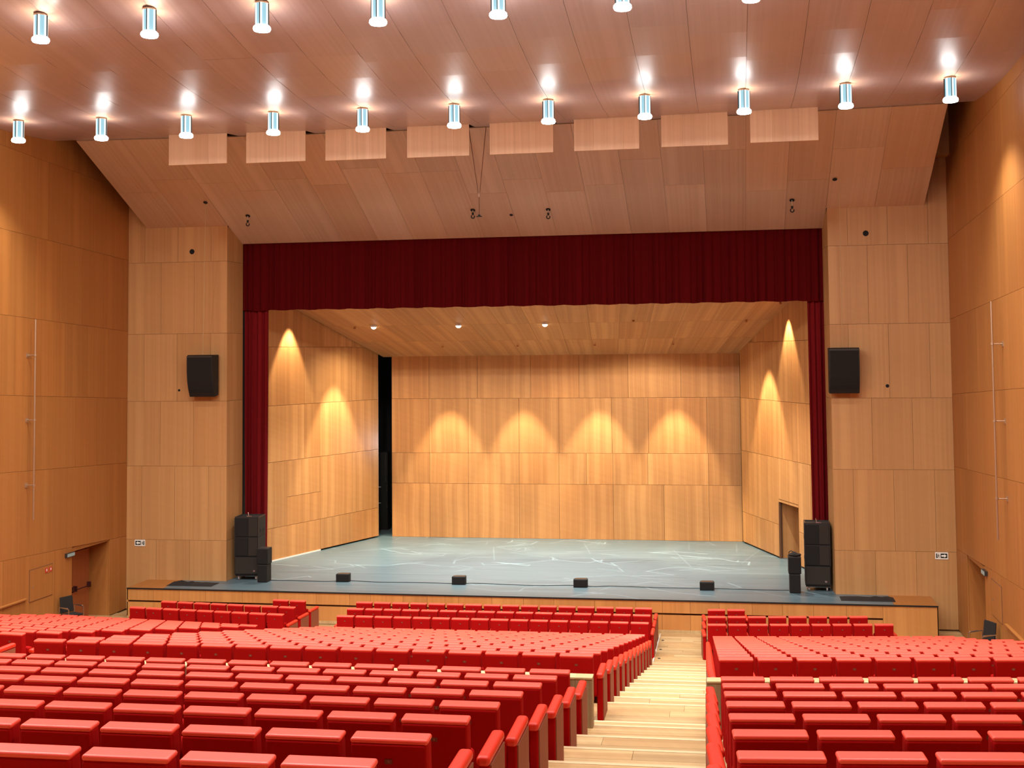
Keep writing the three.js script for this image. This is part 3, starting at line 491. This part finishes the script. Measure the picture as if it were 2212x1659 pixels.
{
  const rest = view.slice(SINGLE), g = new THREE.Group(); g.name = 'theatre_seats'; g.userData = { kind: 'stuff', label: 'packed rows of red theatre seats between the partition and the front rows', category: 'seats' }; scene.add(g);
  const inst = (name, geo, mat, list) => { if (!list.length) return; const m = new THREE.InstancedMesh(geo, mat, list.length), q = new THREE.Quaternion(), Y = V(0, 1, 0); list.forEach((s, i) => m.setMatrixAt(i, new THREE.Matrix4().compose(s.p, q.setFromAxisAngle(Y, s.turn), V(s.wide || 1, 1, 1)))); m.name = name; m.userData.kind = 'stuff'; shade(m); g.add(m); };
  inst('backrest', G.back, M.seatShaded, rest); inst('lit_top', G.trim, M.seat, rest); inst('cushion', G.cushion, M.seatShaded, rest); inst('pedestal', G.pedestal, M.seatBase, rest); inst('rear_panel', G.shell, M.seatShaded, rest); inst('number_plate', G.plate, M.plateBlank, rest);
  const mid = rest.filter((s) => !s.first); inst('armrest', G.pad, M.seatArm, mid); inst('arm_support', G.support, M.seatShaded, mid);
  for (const s of [-1, 1]) { const e = rest.filter((q) => (s < 0 ? q.first : q.last)); inst('end_panel', END[s].body, M.seatShaded, e); inst('end_armrest', END[s].pad, M.seatArm, e); inst('wooden_face', END[s].face, M.armWood, e); }
}

// ---------------------------------------------------------------- loudspeakers on the walls and on the stage
function extrudeX(pts, w, bevel = 0.008) { // profile in (z, y), extruded along x
  const g = new THREE.ExtrudeGeometry(new THREE.Shape(pts.map(([z, y]) => new THREE.Vector2(z, y))), { depth: w - 2 * bevel, bevelEnabled: true, bevelSize: bevel, bevelThickness: bevel, bevelSegments: 1, curveSegments: 4 });
  g.rotateY(-Math.PI / 2); g.translate(w / 2 - bevel, 0, 0); return g;
}
for (const s of [-1, 1]) {
  const t = thing('wall_speaker', s < 0 ? 'large black loudspeaker with a curved front hung on the left panelled wall' : 'large black loudspeaker with a curved front hung from a cable on the right panelled wall', 'speaker', s < 0 ? -10.08 : 9.77, 5.86, FRONT_Z);
  const prof = [[0.12, 0.04], [0.36, 0.0], [0.46, 0.22], [0.53, 0.45], [0.57, 0.75], [0.58, 1.05], [0.58, 1.26], [0.52, 1.31], [0.12, 1.31]];
  mesh('cabinet', extrudeX(prof, 0.86), M.black, t);
  const gp = [[0.35, 0.03], [0.37, 0.03], [0.475, 0.22], [0.545, 0.45], [0.585, 0.75], [0.597, 1.05], [0.597, 1.22], [0.57, 1.22]];
  mesh('grille', extrudeX(gp, 0.78, 0.004), M.blackGrille, t);
  mesh('top_edge', box(0.84, 0.05, 0.02, 0, 1.262, 0.592), M.blackEdge, t);
  mesh('bracket', join([box(0.3, 0.08, 0.14, 0, 1.0, 0.06), box(0.3, 0.08, 0.14, 0, 0.3, 0.06)]), M.black, t);
  const c = mesh('hanging_cable', rod(V(s < 0 ? -10.05 : 9.74, 7.16, FRONT_Z + 0.4), V(s < 0 ? -9.62 : 9.69, slopeY(1.9), 1.9), 0.009, 5), M.oak[3], scene);
  tag(c, s < 0 ? 'thin pale cable from the sloping ceiling to the left wall speaker' : 'thin pale cable from the sloping ceiling to the right wall speaker', 'cable');
}
function rack(x, z, w, turn, label) { // tall stacked cabinet on castors
  const t = thing('speaker_rack', label, 'speaker', x, 0, z, turn), d = 0.70;
  mesh('dolly', box(w - 0.04, 0.05, d - 0.06, 0, 0.155, -d / 2), M.black, t);
  for (const a of [-1, 1]) for (const b of [0.12, d - 0.12]) { const k = mesh('castor', cyl(0.062, 0.062, 0.04, 16, a * (w / 2 - 0.11), 0.062, -b, 0, 0, Math.PI / 2), M.rubber, t); mesh('fork', box(0.06, 0.07, 0.08, a * (w / 2 - 0.11), 0.115, -b), M.steel, k); }
  const s = mesh('subwoofer', rbox(w, 0.56, d, 0.012, 1, 0, 0.46, -d / 2), M.black, t); mesh('grille', rbox(w - 0.05, 0.50, 0.02, 0.006, 1, 0, 0.46, 0.004), M.brownGrille, s); mesh('badge', box(0.06, 0.05, 0.006, w / 2 - 0.14, 0.30, 0.017), M.chrome, s);
  for (const [y, h] of [[0.75, 0.61], [1.365, 0.61]]) {
    const u = mesh('cabinet', rbox(w, h, d, 0.012, 1, 0, y + h / 2, -d / 2), M.black, t); mesh('grille', rbox(w * 0.52, h - 0.05, 0.02, 0.006, 1, -w * 0.2, y + h / 2, 0.004), M.blackGrille, u); mesh('grille', rbox(w * 0.38, h - 0.05, 0.02, 0.006, 1, w * 0.27, y + h / 2, 0.004), M.brownGrille, u);
    for (const k of [-1, 1]) { mesh('handle', join([box(0.012, 0.10, 0.12, k * (w / 2 + 0.002), y + h * 0.3, -0.2), box(0.012, 0.10, 0.12, k * (w / 2 + 0.002), y + h * 0.3, -0.48)]), M.voidBlack, u); mesh('corner_rail', box(0.02, h, 0.02, k * (w / 2 - 0.006), y + h / 2, 0.006), M.blackEdge, u); }
  }
  mesh('top_frame', join([box(w, 0.03, 0.03, 0, 1.99, -0.03), box(w, 0.03, 0.03, 0, 1.99, -d + 0.03), box(0.03, 0.03, d, -w / 2 + 0.02, 1.99, -d / 2), box(0.03, 0.03, d, w / 2 - 0.02, 1.99, -d / 2)]), M.blackEdge, t);
  mesh('clamp', join([box(0.16, 0.05, 0.05, 0.05, 2.0, -0.1), rod(V(0, 2.0, -0.2), V(-0.03, 2.12, -0.22), 0.012)]), M.chrome, t);
}
rack(-8.82, 0.56, 0.78, 0.08, 'tall black speaker rack on castors at the left end of the stage');
rack(8.95, 0.44, 0.74, -0.03, 'tall black speaker rack on castors at the right end of the stage');
function smallStack(x, z, lab1, lab2) {
  const cab = (name, y, w, h, label) => { const t = thing(name, label, 'speaker', x, y, z); mesh('cabinet', rbox(w, h, 0.36, 0.02, 2, 0, h / 2, 0), M.black, t); mesh('grille', rbox(w - 0.04, h - 0.05, 0.02, 0.008, 1, 0, h / 2, 0.178), M.blackGrille, t); mesh('top_plate', box(w - 0.06, 0.006, 0.28, 0, h + 0.002, 0), M.blackEdge, t); };
  cab('stage_speaker', 0, 0.32, 0.55, lab1); cab('stage_speaker', 0.56, 0.37, 0.50, lab2);
}
smallStack(-8.18, 0.66, 'lower black box speaker beside the left speaker rack', 'upper black box speaker stacked beside the left speaker rack');
smallStack(8.27, 0.58, 'lower black box speaker beside the right speaker rack', 'upper black box speaker beside the right rack, a bag on it');
{
  const g = new THREE.SphereGeometry(1, 20, 12), p = g.attributes.position; for (let i = 0; i < p.count; i++) { const x = p.getX(i), y = p.getY(i), z = p.getZ(i); p.setXYZ(i, x * 0.19 * (1 + 0.08 * Math.sin(9 * z)), Math.max(-0.035, y * (0.06 + 0.025 * Math.sin(5 * x + 2))), z * 0.17 * (1 + 0.1 * Math.sin(7 * x))); } g.computeVertexNormals();
  const t = thing('soft_bag', 'crumpled black bag lying on the small speaker at the right', 'bag', 8.28, 1.10, 0.58); mesh('bag_body', g, M.chairPad, t); mesh('strap', new THREE.TorusGeometry(0.07, 0.012, 6, 14, Math.PI).translate(-0.1, 0.03, 0), M.chairPad, t);
}
[[-5.66, 'nearest the left speakers'], [-1.91, 'left of the middle'], [1.89, 'right of the middle'], [5.70, 'nearest the right speakers']].forEach(([x, w], i) => {
  const t = thing('floor_monitor', `small black floor monitor speaker at the stage edge, ${w}`, 'speaker', x, 0, 0.42 + 0.02 * x / 2, 0.04, 'monitor speakers along the stage edge');
  const sh = new THREE.Shape(); sh.moveTo(-0.21, 0.12); sh.lineTo(0.19, 0.12); sh.quadraticCurveTo(0.235, 0.0, 0.17, -0.15); sh.lineTo(-0.15, -0.15); sh.quadraticCurveTo(-0.22, -0.02, -0.21, 0.12);
  const g = new THREE.ExtrudeGeometry(sh, { depth: 0.225, bevelEnabled: true, bevelSize: 0.008, bevelThickness: 0.008, bevelSegments: 1 }); g.rotateX(-Math.PI / 2); g.scale(1, 1, -1); const ix = g.index; { const a = g.attributes.position.array, n = g.attributes.normal.array; for (let k = 0; k < a.length; k += 9) for (let c = 0; c < 3; c++) { const q = a[k + 3 + c]; a[k + 3 + c] = a[k + 6 + c]; a[k + 6 + c] = q; } g.computeVertexNormals(); }
  g.translate(0, 0.009, 0); mesh('cabinet', g, M.black, t); mesh('grille', rbox(0.38, 0.20, 0.016, 0.006, 1, -0.01, 0.122, 0.132), M.blackGrille, t); mesh('top_plate', box(0.34, 0.004, 0.2, 0, 0.2445, 0), M.blackEdge, t);
});
tag(mesh('stage_cable', new THREE.TubeGeometry(new THREE.CatmullRomCurve3([[-8.05, 0.5], [-7.2, 0.46], [-6.2, 0.5], [-5.6, 0.3], [-4.6, 0.42], [-3.2, 0.36], [-2.2, 0.4], [-1.4, 0.3], [0.4, 0.44], [1.6, 0.3], [2.3, 0.42], [2.7, 0.30], [4.2, 0.36], [5.4, 0.34], [6.2, 0.34], [7.4, 0.38], [8.1, 0.36]].map(([x, z]) => V(x, 0.010, z))), 160, 0.010, 6), M.cable, scene), 'thin black cable running along the stage floor past the monitors', 'cable');
for (const s of [-1, 1]) { // black cloth at the ends of the stage front
  const g = new THREE.PlaneGeometry(1.5, 0.6, 24, 14); g.rotateX(-Math.PI / 2); const p = g.attributes.position; const nn = noise1(31, 7 + s);
  for (let i = 0; i < p.count; i++) { const x = p.getX(i), z = p.getZ(i), e = Math.min(1, (0.75 - Math.abs(x)) * 6, (0.3 - Math.abs(z)) * 6); p.setY(i, 0.004 + Math.max(0, e) * (0.03 + 0.05 * nn(x * 6 + z * 3 + 9) * (x * s > 0 ? 1.4 : 0.4))); }
  const top = g.toNonIndexed(), bot = g.clone().toNonIndexed(); { const a = bot.attributes.position.array; for (let k = 1; k < a.length; k += 3) a[k] = 0.001; } top.computeVertexNormals();
  const o = thing('black_cloth', s < 0 ? 'black cloth lying on the floor at the left end of the stage' : 'crumpled black cloth lying on the floor at the right end of the stage', 'cloth', s * 10.25, 0, 1.35); mesh('fold', join([top, bot]), M.chairPad, o);
}
{ const t = thing('equipment_tower', 'tall black equipment tower with bright edges seen through the gap in the shell', 'rack', -7.72, -0.01, -10.5); mesh('frame', rbox(0.5, 3.15, 0.4, 0.01, 1, 0, 1.58, 0), M.black, t); mesh('edge_rail', join([box(0.03, 1.1, 0.03, 0.16, 2.55, 0.21), box(0.02, 0.25, 0.02, 0.22, 1.7, 0.21), box(0.02, 0.2, 0.02, 0.22, 1.0, 0.21)]), M.chrome, t); mesh('shelf', join([box(0.2, 0.03, 0.02, -0.14, 1.75, 0.21), box(0.2, 0.03, 0.02, -0.14, 1.1, 0.21)]), M.white, t); }

// ---------------------------------------------------------------- signs, ports, pipes, rigging, chairs
function signMaterial(left) {
  const c = document.createElement('canvas'); c.width = 320; c.height = 180; const g = c.getContext('2d');
  g.fillStyle = '#e9ece4'; g.fillRect(0, 0, 320, 180); g.fillStyle = '#15231c'; const ax = left ? 18 : 132; g.fillRect(ax, 28, 170, 124);
  g.fillStyle = '#f2f5ee'; g.save(); g.translate(ax + 85, 90); if (!left) g.scale(-1, 1); g.beginPath(); g.moveTo(-66, 0); g.lineTo(-8, -50); g.lineTo(-8, -22); g.lineTo(64, -22); g.lineTo(64, 22); g.lineTo(-8, 22); g.lineTo(-8, 50); g.closePath(); g.fill(); g.restore();
  g.fillStyle = '#15231c'; const bx = left ? 204 : 20; g.fillRect(left ? bx + 66 : bx, 28, 30, 124); // door leaf
  g.lineWidth = 13; g.lineCap = 'round'; g.strokeStyle = '#15231c'; const m = (x) => (left ? bx + 66 - x : bx + 30 + x);
  g.beginPath(); g.arc(m(36), 46, 11, 0, 7); g.fill(); const L = (a) => { g.beginPath(); a.forEach(([x, y], i) => (i ? g.lineTo(m(x), y) : g.moveTo(m(x), y))); g.stroke(); };
  L([[34, 66], [30, 100]]); L([[30, 100], [48, 120], [44, 146]]); L([[30, 100], [14, 122], [2, 138]]); L([[10, 84], [32, 70], [54, 88]]);
  const t = new THREE.CanvasTexture(c); t.colorSpace = THREE.SRGBColorSpace; return new THREE.MeshStandardMaterial({ map: t, roughness: 0.5 });
}
for (const s of [-1, 1]) {
  const t = thing('exit_sign', s < 0 ? 'white and dark exit sign with an arrow pointing left' : 'white and dark exit sign with an arrow pointing right', 'sign', s < 0 ? -12.36 : 12.42, 1.16, FRONT_Z + 0.012);
  mesh('plate', box(0.36, 0.20, 0.012), M.white, t); const f = new THREE.PlaneGeometry(0.35, 0.19); f.translate(0, 0, 0.0075); mesh('pictogram', f, signMaterial(s < 0), t);
  const z = s < 0 ? 4.04 : 4.72, y = s < 0 ? 1.33 : 1.42, e = thing('exit_light', s < 0 ? 'small pale emergency light box above the left doorway corner' : 'small pale emergency light box above the right doorway corner', 'light', s * (SIDE - 0.04), y, z);
  mesh('housing', box(0.075, 0.12, 0.40), M.blackEdge, e); mesh('cover', box(0.012, 0.09, 0.37, -s * 0.042, 0, 0), emit(0.72, 0.8, 0.68, 0.25), e);
  const cz = s < 0 ? 5.42 : 5.9, cy = s < 0 ? 0.78 : 0.95, h = thing('fire_cabinet', s < 0 ? 'flush wooden cabinet door in the left wall with two small red signs' : 'flush wooden cabinet door in the right wall beside the doorway', 'cabinet', s * SIDE, cy, cz);
  mesh('door', box(0.02, 0.86, 1.08, -s * 0.006, 0, 0), M.wall[4], h); mesh('frame', join([box(0.014, 0.9, 0.014, -s * 0.004, 0, 0.55), box(0.014, 0.9, 0.014, -s * 0.004, 0, -0.55), box(0.014, 0.014, 1.1, -s * 0.004, 0.44, 0), box(0.014, 0.014, 1.1, -s * 0.004, -0.44, 0)]), M.backing, h); mesh('handle', box(0.02, 0.06, 0.02, -s * 0.022, -0.05, -s * 0.4), M.steel, h);
  if (s < 0) for (const [k, w] of [[0, 'pictogram'], [1, 'lettering']]) { const q = mesh('red_sign', box(0.012, 0.13, 0.13, 0.022, 0.30, -0.24 - 0.2 * k), M.red, h); mesh(w, box(0.004, 0.06, 0.035, 0.03, 0.31, -0.24 - 0.2 * k), M.white, q); }
}
function port(x, y, z, r, label, tilt = 0) { const t = thing('cable_port', label, 'hole', x, y, z); t.rotation.x = tilt; mesh('opening', cyl(r, r, 0.012, 16, 0, 0, 0.004, Math.PI / 2), M.voidBlack, t); mesh('rim', new THREE.TorusGeometry(r, r * 0.14, 6, 18).translate(0, 0, 0.006), M.black, t); }
const TILT = -(-Math.PI / 2 + Math.atan2(2.0, 4.168)) * -1; const slopeTilt = Math.PI / 2 - Math.atan2(2.0, 4.168);
port(-10.63, 10.52, FRONT_Z, 0.075, 'dark round port high on the left front wall'); port(-11.05, 6.05, FRONT_Z, 0.035, 'tiny dark port beside the left wall speaker');
port(10.52, 10.54, FRONT_Z, 0.075, 'dark round port high on the right front wall'); port(11.03, 6.05, FRONT_Z, 0.045, 'tiny dark port beside the right wall speaker');
port(-9.57, slopeY(2.01) - 0.005, 2.01, 0.06, 'dark port in the sloping ceiling near the left wall speaker cable', slopeTilt); port(9.55, slopeY(2.11) - 0.005, 2.11, 0.06, 'dark port in the sloping ceiling near the right wall speaker cable', slopeTilt); port(-0.08, slopeY(0.89) - 0.005, 0.89, 0.05, 'dark port in the ceiling between the two middle hooks', slopeTilt);
[[-8.5, 1.26, 0.30, 'nearest the left wall'], [-1.22, 1.2, 0.20, 'beside the hanging microphone bar'], [1.11, 1.11, 0.24, 'right of the middle port'], [8.39, 1.2, 0.36, 'nearest the right wall']].forEach(([x, z, l, w]) => {
  const y = slopeY(z), t = thing('rigging_hook', `small black rigging hook under the sloping ceiling, ${w}`, 'hook', x, y, z, 0, 'rigging hooks under the sloping ceiling');
  const o = cyl(0.075, 0.075, 0.012, 14, 0, -0.012, 0, -Math.atan2(2.0, 4.168)); mesh('port', o, M.voidBlack, t);
  mesh('chain', rod(V(0, 0.02, 0), V(0, -l * 0.55, 0), 0.014), M.steel, t); mesh('hook_body', join([cyl(0.035, 0.03, 0.08, 10, 0, -l * 0.62, 0), new THREE.TorusGeometry(0.05, 0.017, 8, 16, Math.PI * 1.5).rotateZ(2.2).translate(0.0, -l * 0.62 - 0.09, 0)]), M.black, t);
});
{
  const t = thing('microphone_bar', 'thin microphone bar hanging on two wires from the hatches', 'microphone', -0.12, 10.83, 5.3);
  mesh('wire', rod(V(-0.26, 2.42, 0.05), V(-0.02, 0.62, 0), 0.010, 5), M.rope, t); mesh('wire', rod(V(0.22, 2.42, 0.05), V(0.02, 0.62, 0), 0.010, 5), M.rope, t);
  mesh('clip', rod(V(0, 0.64, 0), V(0, 0.5, 0), 0.012, 6), M.steel, t); mesh('stem', rod(V(0, 0.52, 0), V(0, 0, 0), 0.013, 6), M.rope, t); mesh('cross_bar', join([rod(V(-0.08, -0.01, 0), V(0.08, -0.01, 0), 0.014), cyl(0.03, 0.045, 0.06, 10, 0, 0.01, 0)]), M.black, t);
}
for (const s of [-1, 1]) {
  const z = s < 0 ? 6.18 : 7.36, t = thing('wall_pipe', s < 0 ? 'long vertical metal pipe held off the left side wall' : 'long vertical metal pipe held off the right side wall', 'pipe', s * 12.6, 2.65, z);
  mesh('pipe', rod(V(0, 0, 0), V(0, 5.55, 0), 0.021, 10), M.steel, t);
  for (const y of [4.55, 2.75, 0.95]) { const b = mesh('bracket', join([rod(V(0, y, 0), V(s * 0.24, y, 0), 0.016), box(0.02, 0.12, 0.12, s * 0.23, y, 0)]), M.steel, t); mesh('clamp', cyl(0.04, 0.04, 0.05, 10, 0, y, 0), M.steel, b); }
}
function stackChair(x, y, z, turn, label) {
  const t = thing('stacking_chair', label, 'chair', x, y, z, turn), r = 0.013;
  mesh('seat', rbox(0.46, 0.05, 0.44, 0.02, 2, 0, 0.45, 0), M.chairPad, t);
  const b = new RoundedBoxGeometry(0.44, 0.46, 0.045, 3, 0.02), p = b.attributes.position; for (let i = 0; i < p.count; i++) { const yy = p.getY(i); if (yy > 0.1) p.setX(i, p.getX(i) * (1 - 0.9 * (yy - 0.1) ** 2 * 4)); p.setZ(i, p.getZ(i) + 0.3 * p.getX(i) ** 2); } b.computeVertexNormals();
  mesh('backrest', place(b, 0, 0.72, -0.235, -0.12), M.chairPad, t);
  for (const k of [-1, 1]) {
    for (const q of [-1, 1]) mesh('leg', rod(V(k * 0.25, 0, q * 0.22), V(k * 0.25, q > 0 ? 0.66 : 0.68, q * 0.2), r, 8), M.chrome, t);
    mesh('arm', join([rod(V(k * 0.25, 0.66, 0.2), V(k * 0.25, 0.68, -0.2), r, 8), rbox(0.045, 0.025, 0.24, 0.01, 1, k * 0.25, 0.685, 0.04)]), M.chrome, t);
    mesh('rail', rod(V(k * 0.25, 0.43, 0.21), V(k * 0.25, 0.43, -0.21), r, 8), M.chrome, t);
  }
}
stackChair(-12.42, -0.74, 4.55, 1.2, 'black chair with chrome arms against the left wall by the doorway');
stackChair(12.42, -0.46, 6.15, -1.1, 'black chair with chrome arms against the right wall by the doorway');

renderer.render(scene, camera);
